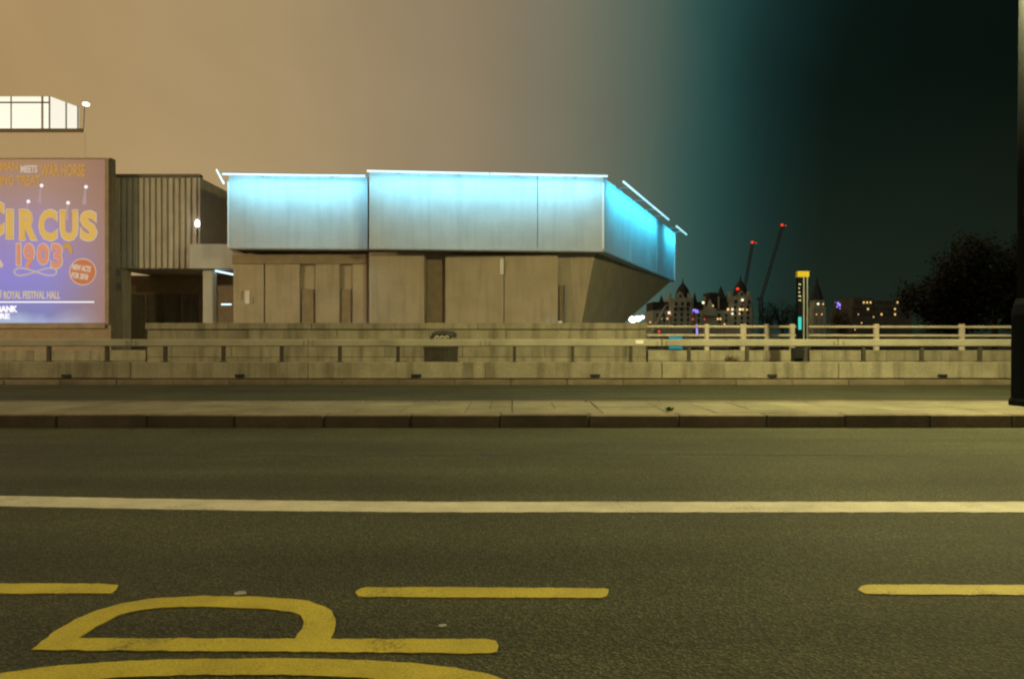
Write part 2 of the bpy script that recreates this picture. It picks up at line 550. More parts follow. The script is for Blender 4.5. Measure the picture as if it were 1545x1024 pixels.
rep(dr0, [X(p, BD) for p in (-168, 100, 362, 628, 898, 1165, 1422, 1690)])
rep(po0, [X(p, BD) for p in [1041 + 88.3 * k for k in range(-14, 9)]])
lp = MB().box(X(959, BD), X(971, BD), BD + .008, BD + .018, Z(518.5, BD), Z(512.5, BD)).build('label_plate', 'sign_white', bar)

# ================================================================== PARAPETS
xl, xr = X(222, PW), X(975, PW)
par = thing('parapet_wall', ((xl + xr) / 2, PW, .12), 'tall stained concrete parapet wall in front of the blue lit gallery', 'wall')
def courses(parent, x0, x1, rows, y, cop=None):
    for z0, z1, ln in rows:
        x = x0
        while x < x1 - .02:
            l_ = ln * random.uniform(.8, 1.2)
            e = min(x + l_, x1)
            if x1 - e < .3: e = x1
            dy = random.uniform(-.006, .006)
            box('stone_block', 'concrete', x + .004, e - .004, y + dy, y + .34, z0 + .004, z1 - .004, parent, .008)
            x = e
    if cop:
        x = x0 - .03
        while x < x1:
            e = min(x + cop[2], x1 + .03)
            if x1 - e < .3: e = x1 + .03
            box('coping_stone', 'concrete', x + .004, e - .004, y - .045, y + .39, cop[0], cop[1], parent, .012)
            x = e
box('core', 'mortar', xl + .03, xr - .03, PW + .02, PW + .32, .12, Z(489, PW), par)
courses(par, xl, xr, [(.12, .52, 1.5), (.52, .86, 1.9), (.86, Z(497, PW), 2.3)], PW, (Z(496.6, PW), Z(487, PW), 2.1))
for nm, a, b, lab in (('parapet_wall', xr + .05, 22, 'low concrete parapet wall under the white railing on the right'),
                      ('parapet_wall', -22, xl - .05, 'low concrete parapet wall below the circus poster')):
    t = thing(nm, ((a + b) / 2, PW, .12), lab, 'wall')
    box('core', 'mortar', a + .02, b - .02, PW + .05, PW + .3, .12, .66, t)
    courses(t, a, b, [(.12, .42, 1.4), (.42, Z(528, PW), 1.7)], PW + .03)
rl = thing('railing', (X(1250, PW), PW + .15, .7), 'cream two bar metal railing on the low parapet at the right', 'railing')
RY = PW + .18
for py in (492.5, 505.5):
    MB().tube((xr + .05, RY, Z(py, RY)), (21.5, RY, Z(py + 1.5, RY)), .033, n=10).build('rail', 'rail_paint', rl, smooth=False)
for px in (1066, 1121, 1157, 1195, 1322, 1451, 1580):
    w_ = .055 if px not in (1121,) else .07
    box('post', 'rail_paint', X(px, RY) - w_, X(px, RY) + w_, RY - .05, RY + .05, .68, Z(488.5, RY), rl, .008)

# ================================================================== STREET FURNITURE
def street_lamp(x, y, z, label, power, colour=(.98, .86, .36)):
    t = thing('street_lamp', (x, y, z), label, 'street lamp')
    MB().lathe((x, y, z), [(.17, 0), (.17, .06), (.145, .1), (.14, 1.15), (.12, 1.28), (.085, 1.36)], 20).build('base', 'blue_black', t, smooth=False)
    MB().lathe((x, y, z), [(.082, 1.3), (.08, 3), (.055, 6.9)], 16).build('shaft', 'blue_black', t, smooth=True)
    MB().lathe((x, y, z), [(.03, 6.85), (.12, 6.95), (.3, 7.0), (.34, 7.06), (.2, 7.3), (.05, 7.4)], 20).build('lantern_hood', 'blue_black', t, smooth=False)
    g = MB().lathe((x, y, z), [(.02, 6.62), (.2, 6.68), (.27, 6.85), (.26, 6.985)], 20).build('lantern_glass', 'lamp_glass', t, smooth=True)
    L = bpy.data.lights.new('lamp_light', 'POINT')
    L.energy = power
    L.color = colour
    L.shadow_soft_size = .2
    lo = bpy.data.objects.new('lamp_light', L)
    COL.objects.link(lo)
    lo.location = (x, y, z + 6.4)
    attach(lo, t)
    return t
street_lamp(X(1546, 9.05), 9.05, MZ, 'dark lamp column standing on the median at the right picture edge', LAMP_POWER)
street_lamp(-26.0, 8.9, MZ, 'added lamp column out of view at left, lighting the left facades', 11000.0, (1, .74, .38))  # extra lamp out of view, added to brighten the left facades

# litter bin
BY = 16.75
bx = X(665, BY)
lb = thing('litter_bin', (bx, BY, .12), 'dark litter bin with rounded lid behind the barrier', 'litter bin')
MB().lathe((bx, BY, .12), [(.36, 0), (.38, .05), (.40, .62), (.415, .64), (.415, .70), (.39, .71)], 24, 1, .8).build('body', 'bin_metal', lb, smooth=False)
for a in range(4):
    th = math.pi / 4 + a * math.pi / 2
    cx, cy = bx + .3 * math.cos(th), BY + .22 * math.sin(th)
    box('strut', 'bin_metal', cx - .015, cx + .015, cy - .015, cy + .015, .82, 1.06, lb)
MB().lathe((bx + .08, BY, .12), [(.29, .90), (.30, .93), (.29, 1.0), (.22, 1.04), (.06, 1.06)], 24, 1, .8).build('lid', 'bin_metal', lb, smooth=False)
for k in range(3):
    q = MB(); c = Vector((bx - .06 + k * .115, BY - .255, 1.005)); prev = None
    for i in range(7):
        t_ = math.pi * i / 6
        p = c + Vector((.045 * math.cos(t_), 0, .045 * math.sin(t_)))
        if prev is not None: q.tube(prev, p, .01, n=5)
        prev = p
    q.build('white_mark', 'sign_white', lb)

# wayfinding totem
TY = 16.2
t = thing('wayfinding_totem', (X(1211, TY), TY, .12), 'slim dark wayfinding totem with yellow top cap behind barrier', 'sign')
x0, x1 = X(1203, TY), X(1221, TY)
box('base', 'black_metal', X(1197, TY), X(1220, TY), TY - .06, TY + .16, .12, Z(524, TY), t, .01)
box('panel', 'blue_black', x0 + .012, x1 - .012, TY, TY + .1, Z(524, TY), Z(418, TY), t, .006)
box('cap', 'sign_yellow', x0, x1, TY - .012, TY + .112, Z(418, TY), Z(409, TY), t, .006)
box('edge_strip', 'metal_grey', X(1211.5, TY), X(1213.5, TY), TY - .012, TY - .001, .5, Z(418, TY), t)
box('edge_strip', 'metal_grey', X(1217, TY), X(1218.6, TY), TY - .012, TY - .001, .5, Z(418, TY), t)
box('map_panel', 'cyan_panel', x0 + .02, X(1209, TY), TY - .008, TY - .001, Z(497, TY), Z(478, TY), t)
for k in range(5):
    box('direction_text', 'sign_white', x0 + .025, x0 + .05 + random.random() * .04, TY - .008, TY - .001, Z(428 + k * 6 + 1.4, TY), Z(428 + k * 6, TY), t)

# weed in the kerb joint, gum spots
wd = MB()
wp = G(1010, 620, MZ)
for i in range(26):
    a, l_ = random.uniform(0, 6.28), random.uniform(.03, .075)
    b0 = wp + Vector((random.uniform(-.03, .03), random.uniform(-.02, .02), 0))
    tip = b0 + Vector((math.cos(a) * l_, math.sin(a) * l_ * .6, random.uniform(.02, .06)))
    s_ = Vector((-math.sin(a), math.cos(a), 0)) * .008
    mid = (b0 + tip) / 2 + Vector((0, 0, .015))
    wd.add([b0 - s_ * .3, b0 + s_ * .3, mid + s_, tip, mid - s_], [(0, 1, 2, 3, 4)])
tag(wd.build('weed', 'weed'), 'small green weed growing at the median kerb', 'weed')
for (px, py, a, b, lab) in ((362, 896, .028, .012, 'pale flattened spot of litter beside the yellow letter P'), (668, 945, .016, .007, 'small pale speck of litter on the road between letter and dash')):
    p = G(px, py)
    lp_ = [(p.x + a * math.cos(i * .524) * random.uniform(.7, 1.1), p.y + b * 2 * math.sin(i * .524) * random.uniform(.7, 1.1)) for i in range(12)]
    tag(outline([lp_], .004, 'litter', 'gum', None, 0, 'XY', .003), lab, 'litter')

dp = MB()
dc = W(1104, 545, PW - .06)
for i in range(60):
    a = random.gauss(0, .5); l_ = random.uniform(.12, .34)
    b0 = dc + Vector((random.uniform(-.12, .12), random.uniform(-.03, .03), 0))
    b0.z = .3
    tip = b0 + Vector((math.sin(a) * l_ + .05, random.uniform(-.05, .03), math.cos(a) * l_))
    s_ = Vector((.012, 0, .004)); mid = b0.lerp(tip, .6) + Vector((random.uniform(-.02, .02), 0, .02))
    dp.add([b0, mid + s_, tip, mid - s_], [(0, 1, 2, 3)])
for i in range(10):
    dp.tube(dc * 1 + Vector((random.uniform(-.06, .06), 0, -.4)), Vector((dc.x + random.uniform(-.1, .1), dc.y, .34)), .008, n=4)
mat('dry_leaf', (.085, .045, .02), .8, .3, 20)
tag(dp.build('dry_plant', 'dry_leaf'), 'dry brown plant in front of the low parapet under railing', 'plant')

# ================================================================== GALLERY WITH NEON TUBES
ga = thing('gallery_building', (-3, 26, 0), 'concrete gallery with cantilevered upper storey edged in cyan neon tubes', 'building')
ZT, ZB = 6.85, 4.12
A = Vector((X(345, 25.5), 25.5)); B = Vector((X(555, 25.8), 25.8))
C = Vector((X(557, 25.0), 25.0)); Dp = Vector((X(910, 25.8), 25.8)); E = Vector((9.01, 39.4))
BL = Vector((A.x + .2, 39.6))
def slab_wall(name, m, p, q, z0, z1, th, parent, bevel=.01):
    d = (q - p).normalized(); nrm = Vector((-d.y, d.x))     # into the building
    base = [p, q, q + nrm * th, p + nrm * th]
    return MB().prism([(v.x, v.y, z0) for v in base], [(v.x, v.y, z1) for v in base]).build(name, m, parent, bevel)
slab_wall('fascia_panel', 'concrete_pale', A, B, 4.2, 6.86, .3, ga)
slab_wall('fascia_panel', 'concrete_pale', C, C + (Dp - C) * .712, ZB, ZT, .3, ga)
slab_wall('fascia_panel', 'concrete_pale', C + (Dp - C) * .7145, Dp, ZB, ZT, .3, ga)
side = [0, .29, .53, .66, .79, 1.0]
for a_, b_ in zip(side, side[1:]):
    p, q = Dp + (E - Dp) * (a_ + .0015), Dp + (E - Dp) * (b_ - .0015)
    slab_wall('fascia_panel', 'concrete_pale', p, q, ZB, ZT, .3, ga)
# bottom ledges
for p, q, z in ((A, B, 4.2), (C, Dp, ZB), (Dp, E, ZB)):
    d = (q - p).normalized(); n_ = Vector((d.y, -d.x)) * .04
    slab_wall('ledge', 'concrete_pale', p + n_ + d * .02, q + n_ - d * .02, z + .02, z + .1, .039, ga, 0)
# roof and soffit
roofp = [A + Vector((.05, .28)), B + Vector((0, .28)), C + Vector((.02, .29)), Dp + Vector((-.2, .25)), E + Vector((-.25, 0)), BL]
MB().prism([(v.x, v.y, 6.55) for v in roofp], [(v.x, v.y, 6.75) for v in roofp]).build('roof', 'concrete_dark', ga)
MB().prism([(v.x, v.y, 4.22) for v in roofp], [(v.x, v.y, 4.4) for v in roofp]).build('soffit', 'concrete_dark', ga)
slab_wall('fascia_panel', 'concrete_pale', E + Vector((-.02, .02)), BL, ZB, ZT, .3, ga)
slab_wall('fascia_panel', 'concrete_pale', BL, A + Vector((.0, .31)), ZB + .1, ZT, .3, ga)
# neon tubes on channels, just proud of the top edge
def neon(p, q, off, z, m='neon'):
    d = (q - p).normalized(); n_ = Vector((d.y, -d.x))
    a, b = p + n_ * off, q + n_ * off
    ch = slab_wall('light_channel', 'metal_grey', p + n_ * (off + .045), q + n_ * (off + .045), z + .03, z + .05, .09, ga, 0)
    nb_ = max(2, int((q - p).length / 1.9))
    for i in range(nb_):
        c_ = p.lerp(q, (i + .5) / nb_)
        MB().tube((c_.x + n_.x * off, c_.y + n_.y * off, z + .04), (c_.x - n_.x * .01, c_.y - n_.y * .01, z + .06), .016, n=6).build('bracket', 'metal_grey', ga)
    MB().tube((a.x, a.y, z), (b.x, b.y, z), .036, n=10).build('neon_tube', m, ga, smooth=True)
    L = bpy.data.lights.new('neon_light', 'AREA')             # the light this tube gives off towards the wall
    L.shape = 'RECTANGLE'; L.size = (q - p).length; L.size_y = .06
    L.energy = TUBE * L.size * (1.5 if m == 'neon_cyan' else 1)
    L.color = (.03, .50, .78) if m == 'neon_cyan' else (.15, .59, .84)
    lo = bpy.data.objects.new('neon_light', L); COL.objects.link(lo)
    mid = (a + b) / 2
    zx = Vector((n_.x * .75, n_.y * .75, 1)).normalized(); xx = Vector((d.x, d.y, 0)); yx = zx.cross(xx)
    lo.rotation_euler = Matrix((xx, yx, zx)).transposed().to_euler()
    lo.location = (mid.x, mid.y, z - .045)
    attach(lo, ga)
neon(A + (B - A) * .005, B, .7, 6.72)
neon(C, C + (Dp - C) * .5, .7, 6.71); neon(C + (Dp - C) * .503, Dp, .7, 6.71)
neon(Dp + (E - Dp) * .04, Dp + (E - Dp) * .40, .6, 6.74, 'neon_cyan'); neon(Dp + (E - Dp) * .403, Dp + (E - Dp) * .655, .6, 6.74, 'neon_cyan')
neon(Dp + (E - Dp) * .80, E + (E - Dp) * .02, .6, 6.74, 'neon_cyan')
neon(E + Vector((.1, .1)), E + (BL - E) * .3, .6, 6.74, 'neon_cyan')
MB().tube((A.x - .27, A.y - .4, 6.95), (A.x - .03, A.y - .33, 6.45), .03, n=8).build('neon_tube', 'neon', ga, smooth=True)
# edge strips seen as pale vertical lines
for p in (A, Dp):
    box('corner_trim', 'sign_white', p.x - .03, p.x + .03, p.y - .03, p.y - .002, 4.25, 6.6, ga)
# undercroft: inverted taper on the right
topo = [(A.x + .3, 26.6), (3.1, 26.5), (8.85, 39.2), (A.x + .3, 39.2)]
boto = [(A.x + .3, 26.6), (2.3, 26.7), (3.76, 37.0), (A.x + .3, 37.0)]
MB().prism([(a, b, -.02) for a, b in boto], [(a, b, 4.21) for a, b in topo]).build('lower_wall', 'concrete_tan', ga)
def panel(name, m, pa, pb, ya, yb, D, th, bev=.01):
    return box(name, m, X(pa, D), X(pb, D), D, D + th, max(-.02, Z(yb, D)), min(4.2, Z(ya, D)), ga, bev)
panel('wall_panel', 'concrete_tan', 557, 640, 380, 540, 25.95, .62)
panel('wall_panel', 'concrete_tan', 672, 760, 384, 540, 26.2, .32); panel('wall_panel', 'concrete_tan', 761, 842, 384, 540, 26.2, .32)
panel('door', 'door_brown', 644, 670, 392, 540, 26.5, .09)
for a, b in ((352, 398), (400, 452), (476, 512), (532, 553)):
    panel('wall_panel', 'concrete_tan', a, b, 382, 540, 26.42, .17)
for a, b in ((455, 473), (515, 529)):
    panel('door', 'door_brown', a, b, 436, 540, 26.5, .09)
panel('vent_panel', 'door_brown', 350, 553, 384, 398, 26.36, .05)
panel('door', 'door_brown', 844, 852, 430, 540, 26.42, .1)
box('wall_sign', 'sign_white', X(754, 26.1), X(760, 26.1), 26.1, 26.19, Z(414, 26.1), Z(390, 26.1), ga)
MB().tube((X(853, 26.3), 26.3, 0), (X(853, 26.3), 26.3, Z(430, 26.3)), .03, n=8).build('drainpipe', 'metal_grey', ga)
MB().box(X(842, 26), X(848, 26), 25.9, 26.0, .3, Z(484, 26)).build('junction_box', 'sign_white', ga)

# ================================================================== RIBBED TERRACE BUILDING
tb = thing('terrace_building', (X(235, 28), 28, 0), 'low concrete building with ribbed upper wall between poster and gallery', 'building')
RD = 28.0
zr0, zr1 = Z(405, RD), Z(268, RD)
box('upper_wall', 'ribbed_concrete', X(166, RD), X(302, RD), RD, RD + 6, zr0, zr1, tb)
nr = 15
for k in range(nr):
    a = X(167, RD) + (X(301, RD) - X(167, RD)) * k / nr
    box('rib', 'ribbed_concrete', a, a + .15, RD - .07, RD - .001, zr0 + .01, zr1 - .02, tb, .012)
box('roof_edge', 'concrete_dark', X(165, RD), X(303, RD), RD - .1, RD + .2, zr1 + .002, zr1 + .12, tb)
box('pier', 'concrete_tan', X(166, RD), X(186, RD), RD, RD + .6, -.02, zr0 - .003, tb, .01)
box('back_wall', 'door_brown', X(150, 31), X(352, 31), 31, 31.3, -.02, zr0 - .01, tb)
for k in range(4):
    a = X(196 + 27 * k, 30.95)
    box('glazed_door', 'concrete_dark', a, a + .62, 30.93, 30.99, .0, 2.9, tb, .01)
box('side_block', 'concrete_tan', X(303, 32), X(352, 32), 32, 36, zr0 + .003, Z(312, 32), tb, .01)
for (px, py) in ((178, 412), (180, 432)):
    box('wall_plate', 'metal_grey', X(px - 4, RD), X(px + 4, RD), RD - .05, RD - .002, Z(py + 5, RD), Z(py - 5, RD), tb)
cp = [W(286, 405, 27), W(367, 405, 27), W(366, 397, 27), W(341, 368, 27), W(286, 368, 27)]
MB().prism([(p.x, 27, p.z) for p in cp], [(p.x, 28.6, p.z) for p in cp]).build('canopy', 'concrete_pale', tb, .01)
box('pillar', 'concrete_pale', X(306, 27.3), X(321, 27.3), 27.3, 27.7, -.02, cp[0].z - .002, tb, .012)
MB().tube(W(323, 408, 27.6), W(352, 414, 27.3), .035, n=8).build('light_tube', 'cool_tube', tb)
MB().tube(W(334, 459, 29), W(349, 459, 29), .03, n=8).build('light_tube', 'cool_tube', tb)
for a, b, c, d, m in ((357, 364, 438, 452, 'concrete_tan'), (369, 376, 438, 458, 'sign_white'), (377, 381, 446, 458, 'concrete_tan')):
    box('poster', m, X(a, 26.35), X(b, 26.35), 26.385, 26.415, Z(d, 26.35), Z(c, 26.35), tb)
wlm = thing('wall_lamp', W(299, 345, 27.6), 'small bright wall lamp on bracket above the canopy', 'lamp')
MB().tube(W(298, 344, 27.7), W(298, 354, 28.0), .03).build('bracket', 'bulb_mount', wlm)
MB().lathe(W(298, 342, 27.7), [(.03, 0), (.08, .03), (.08, .2), (.03, .27)], 12).build('bulb', 'white_light', wlm, smooth=True)

# ================================================================== POSTER HOARDING
PD = 27.0
ph = thing('poster_hoarding', (X(60, PD), PD, 0), 'huge violet circus poster in a brown frame at the left edge', 'billboard')
def printed(name, stops_, hstop, strength):
    m = bpy.data.materials.new(name); m.use_nodes = True
    n, l = m.node_tree.nodes, m.node_tree.links
    b = n['Principled BSDF']
    geo = n.new('ShaderNodeNewGeometry'); s = n.new('ShaderNodeSeparateXYZ'); l.new(geo.outputs['Position'], s.inputs[0])
    r = n.new('ShaderNodeMapRange'); r.inputs['From Min'].default_value = Z(487, PD); r.inputs['From Max'].default_value = Z(240, PD)
    l.new(s.outputs['Z'], r.inputs['Value'])
    t = n.new('ShaderNodeTexNoise'); t.inputs['Scale'].default_value = .7; t.inputs['Detail'].default_value = 4
    l.new(geo.outputs['Position'], t.inputs['Vector'])
    ma = n.new('ShaderNodeMath'); ma.operation = 'MULTIPLY_ADD'; ma.inputs[1].default_value = .22; ma.inputs[2].default_value = -.11
    l.new(t.outputs['Fac'], ma.inputs[0])
    ab = n.new('ShaderNodeMath'); l.new(r.outputs[0], ab.inputs[0]); l.new(ma.outputs[0], ab.inputs[1])
    cr = n.new('ShaderNodeValToRGB'); e = cr.color_ramp.elements
    e[0].position, e[0].color = stops_[0][0], (*srgb(stops_[0][1]), 1)
    e[1].position, e[1].color = stops_[-1][0], (*srgb(stops_[-1][1]), 1)
    for p, c in stops_[1:-1]:
        k = e.new(p); k.color = (*srgb(c), 1)
    l.new(ab.outputs[0], cr.inputs[0])
    rx = n.new('ShaderNodeMapRange'); rx.inputs['From Min'].default_value = X(70, PD); rx.inputs['From Max'].default_value = X(165, PD)
    l.new(s.outputs['X'], rx.inputs['Value'])
    mx = n.new('ShaderNodeMix'); mx.data_type = 'RGBA'
    l.new(rx.outputs[0], mx.inputs['Factor']); l.new(cr.outputs[0], mx.inputs[6]); mx.inputs[7].default_value = (*srgb(hstop), 1)
    sc_ = n.new('ShaderNodeVectorMath'); sc_.operation = 'SCALE'; sc_.inputs['Scale'].default_value = .3
    l.new(mx.outputs[2], sc_.inputs[0]); l.new(sc_.outputs[0], b.inputs['Base Color']); l.new(mx.outputs[2], b.inputs['Emission Color'])
    b.inputs['Emission Strength'].default_value = strength
    MATS[name] = m
printed('poster_print_haze', [(0, (160, 175, 215)), (.08, (115, 120, 185)), (.3, (125, 120, 205)), (.55, (140, 122, 175)), (.75, (150, 122, 130)), (1, (155, 120, 90))], (140, 105, 92), .85)  # ramp mixes print with painted tan haze at top and glow at bottom
def pglow(nm, c, st): return glow(nm, c, st, tuple(v * .3 for v in c))
pglow('print_gold', srgb((208, 168, 78)), .75); pglow('print_orange', srgb((205, 155, 75)), .55)
pglow('print_cream', srgb((205, 188, 172)), .7); pglow('print_red', srgb((205, 132, 108)), .75)
pglow('print_beam', srgb((165, 140, 150)), .8); pglow('print_badge', srgb((195, 105, 60)), .6); pglow('print_white', srgb((240, 240, 250)), .95)
box('frame', 'door_brown', X(-150, PD), X(167, PD), PD + .02, PD + .35, 0, Z(238, PD), ph)
box('poster', 'poster_print_haze', X(-148, PD), X(160, PD), PD - .03, PD + .018, Z(487, PD), Z(241, PD), ph)
box('frame_edge', 'door_brown', X(160.5, PD), X(166, PD), PD - .09, PD + .018, Z(489, PD), Z(240, PD), ph)
box('frame_edge', 'door_brown', X(-148, PD), X(160, PD), PD - .09, PD + .018, Z(495, PD), Z(488, PD), ph)
def ptext(s, a, b, c, d, m, bold=.02, lift=.05, rot=0, name='lettering'):
    return text(s, (X(a, PD), X(b, PD), Z(d, PD), Z(c, PD)), PD - lift, m, name, ph, bold, .02, rot)
for ch, a, b, c, d in (('C', -27, 7, 304, 356), ('I', 12, 21, 317, 360), ('R', 32, 57, 317, 362), ('C', 61, 87, 317, 363), ('U', 93, 118, 318, 363), ('S', 123, 147, 319, 363)):
    ptext(ch, a - 1.6, b + 1.6, c - 1.6, d + 1.6, 'print_cream', .06, .045)
    ptext(ch, a, b, c, d, 'print_gold', .045, .066)
    if ch in 'IRU':       # serifs
        for s0, s1, zz in ([(a - 2, a + 10, c), (a - 2, a + 10, d - 2.5)] if ch != 'U' else [(a - 2, a + 10, c), (b - 8, b + 2, c)]):
            box('serif', 'print_gold', X(s0, PD), X(s1, PD), PD - .076, PD - .068, Z(zz + 2.5, PD), Z(zz, PD), ph)
for ch, a, b, c, d in (('1', 27, 32.5, 368, 400), ('9', 38, 53, 368, 406), ('0', 58, 75, 368, 399), ('3', 79, 95, 368, 405)):
    ptext(ch, a - 1.5, b + 1.5, c - 1.5, d + 1.5, 'print_cream', .06, .045)
    ptext(ch, a, b, c, d, 'print_red', .045, .066)
fl = MB(); prev = None
for i in range(49):
    u = 2 * math.pi * i / 48
    p = W(54 + 32 * math.cos(u), 410 + 5.5 * math.sin(2 * u), PD - .055)
    if prev is not None: fl.tube(prev, p, .03, n=5)
    prev = p
fl.build('flourish', 'print_cream', ph)
outline([[(X(a, PD), Z(b, PD)) for a, b in ((96, 370), (103, 366), (109, 370), (111, 378), (109, 385), (106, 383), (106, 377), (102, 374), (97, 378))]], .02, 'swirl', 'print_orange', ph, 0, 'XZ', PD - .05)
def disc(px, py, r, m, lift, name):
    c = W(px, py, PD - lift)
    return outline([[(c.x + r * PD / F * math.cos(i * .1963), c.z + r * PD / F * math.sin(i * .1963)) for i in range(32)]], .02, name, m, ph, 0, 'XZ', PD - lift)
disc(125, 410, 20.2, 'print_cream', .045, 'badge_ring'); disc(125, 410, 18.8, 'print_badge', .06, 'badge')
ptext('NEW ACTS', 111, 139, 400, 409, 'print_cream', .04, .08, R(-8)); ptext('FOR 2018', 110, 135, 412, 421, 'print_cream', .04, .08, R(-8))
ptext('WMAN', -12, 29, 245, 258, 'print_orange', .03); ptext('MEETS', 33, 58, 250, 261, 'print_cream', .03); ptext('WAR HORSE', 63, 130, 248, 267, 'print_orange', .03)
ptext('ING TREAT', 2, 63, 265, 280, 'print_orange', .03)
ptext('|', 2, 3.6, 437, 450, 'print_cream', .01); ptext('ROYAL FESTIVAL HALL', 7, 92, 439, 451, 'print_cream', .03)
box('rule', 'print_white', X(-148, PD), X(143, PD), PD - .045, PD - .031, Z(456.6, PD), Z(454.6, PD), ph)
ptext('BANK', -3, 28, 461, 471, 'print_white', .05); ptext('RE', 1, 16, 472.5, 481, 'print_white', .05)
for px, py in ((130, 282), (103, 306), (43, 304), (63, 280)):
    disc(px, py, 2.6, 'print_white', .045, 'stage_light')
    outline([[(X(px - 1, PD), Z(py + 3, PD)), (X(px - 5, PD), Z(py + 26, PD)), (X(px + 1, PD), Z(py + 27, PD)), (X(px + 1, PD), Z(py + 3, PD))]], .01, 'light_beam', 'print_beam', ph, 0, 'XZ', PD - .036)
outline([[(X(a, PD), Z(b, PD)) for a, b in ((-6, 388), (3, 393), (7, 400), (4, 404), (-6, 402))]], .02, 'drawn_shape', 'print_cream', ph, 0, 'XZ', PD - .05)

# ================================================================== CONCERT HALL BEHIND
HD = 62.0
hb = thing('concert_hall', (X(-40, HD), HD, 0), 'large hall behind the poster with glowing white rooftop pavilion', 'building')
hx0, hx1 = X(-330, HD), X(126, HD)
hpl = [(hx0, HD + .4), (hx1 - .4, HD + .4), (X(112, HD + 25), HD + 25), (hx0 - 12, HD + 25)]
MB().prism([(a, b, -.02) for a, b in hpl], [(a, b, Z(197, HD)) for a, b in hpl]).build('wall', 'concrete_tan', hb)
nb = 16
for k in range(nb):
    for j in range(5):
        a = hx0 + (hx1 - hx0) * k / nb; b = hx0 + (hx1 - hx0) * (k + 1) / nb
        z0, z1 = 2 + (Z(199, HD) - 2) * j / 5, 2 + (Z(199, HD) - 2) * (j + 1) / 5
        if z1 > 7:
            box('added_glow_pane', 'added_wall_glow', a + .004, b - .004, HD + .2, HD + .38, z0 + .004, z1 - .004, hb)  # self-lit sheets added so the hall wall blends with the tan sky
hpl = [(hx0 - .2, HD - .1), (hx1 + .1, HD - .1), (X(113, HD + 25), HD + 25.2), (hx0 - 12, HD + 25.2)]
MB().prism([(a, b, Z(197, HD) + .002) for a, b in hpl], [(a, b, Z(194.5, HD)) for a, b in hpl]).build('roof_slab', 'concrete_tan', hb)
zf0, zf1 = Z(194.3, HD), Z(143, HD)
pv = MB().prism([(X(-200, HD), HD + .5, zf0), (X(71, HD), HD + .5, zf0), (X(119.5, 65), 65, zf0), (X(112, 72), 72, zf0), (X(-200, HD), 72, zf0)],
                [(X(-200, HD), HD + .5, zf1), (X(71, HD), HD + .5, zf1), (X(119.5, 65), 65, zf1 - .12), (X(112, 72), 72, zf1 - .12), (X(-200, HD), 72, zf1)]).build('rooftop_pavilion', 'lantern_glass', hb)
for px in (-140, -90, -40, 12, 60, 70):
    o = box('mullion', 'sign_white', X(px, HD) - (.05 if px != 60 else .12), X(px, HD) + .05, HD + .4, HD + .495, zf0, zf1, pv)
for q in (.55, .97):
    p = Vector((X(71, HD), HD + .5)).lerp(Vector((X(119.5, 65), 65)), q)
    box('mullion', 'concrete_tan', p.x - .06, p.x + .06, p.y - .1, p.y - .02, zf0, zf1 - .1, pv)
box('pavilion_rail', 'concrete_tan', X(-200, HD), X(71, HD), HD + .38, HD + .396, Z(154, HD), Z(151.5, HD), pv)
fl_ = thing('roof_floodlight', W(130, 195, 64), 'tiny white lamp on a mast beside the rooftop pavilion', 'lamp')
MB().tube(W(126.0, 196, 66), W(128, 158, 66), .05).build('mast', 'metal_grey', fl_)
MB().box(X(126.5, 66), X(134, 66), 65.8, 66.2, Z(159.5, 66), Z(155.5, 66)).build('lamp_head', 'white_light', fl_, .05)

# ================================================================== FAR BANK
FD = 430.0
def fx(px): return X(px, FD)
def fz(py): return Z(py, FD)
mb_ = thing('mansion_block', (fx(1075), FD, -5), 'distant ornate mansion block with domed towers, gables and slate turrets', 'building')
box('wall', 'far_stone', fx(985), fx(1138), FD, FD + 25, -5, fz(468), mb_)
box('roof', 'far_slate', fx(986), fx(1137), FD + 2, FD + 23, fz(468) + .02, fz(455), mb_)
def dome(px, top, base, r, name='dome', n=8):
    c = Vector((fx(px), FD + 9, fz(base))); h = fz(top) - fz(base); rr = r * FD / F
    return MB().lathe(c, [(rr, 0), (rr * 1.02, h * .12), (rr * .93, h * .35), (rr * .7, h * .55), (rr * .36, h * .7), (rr * .14, h * .78), (rr * .1, h * .84), (rr * .03, h)], n).build(name, 'far_slate', mb_)
def cone(px, top, base, r):
    c = Vector((fx(px), FD + 6, fz(base))); h = fz(top) - fz(base); rr = r * FD / F
    return MB().lathe(c, [(rr, 0), (rr, h * .25), (rr * .55, h * .6), (rr * .05, h)], 8).build('turret_roof', 'far_slate', mb_)
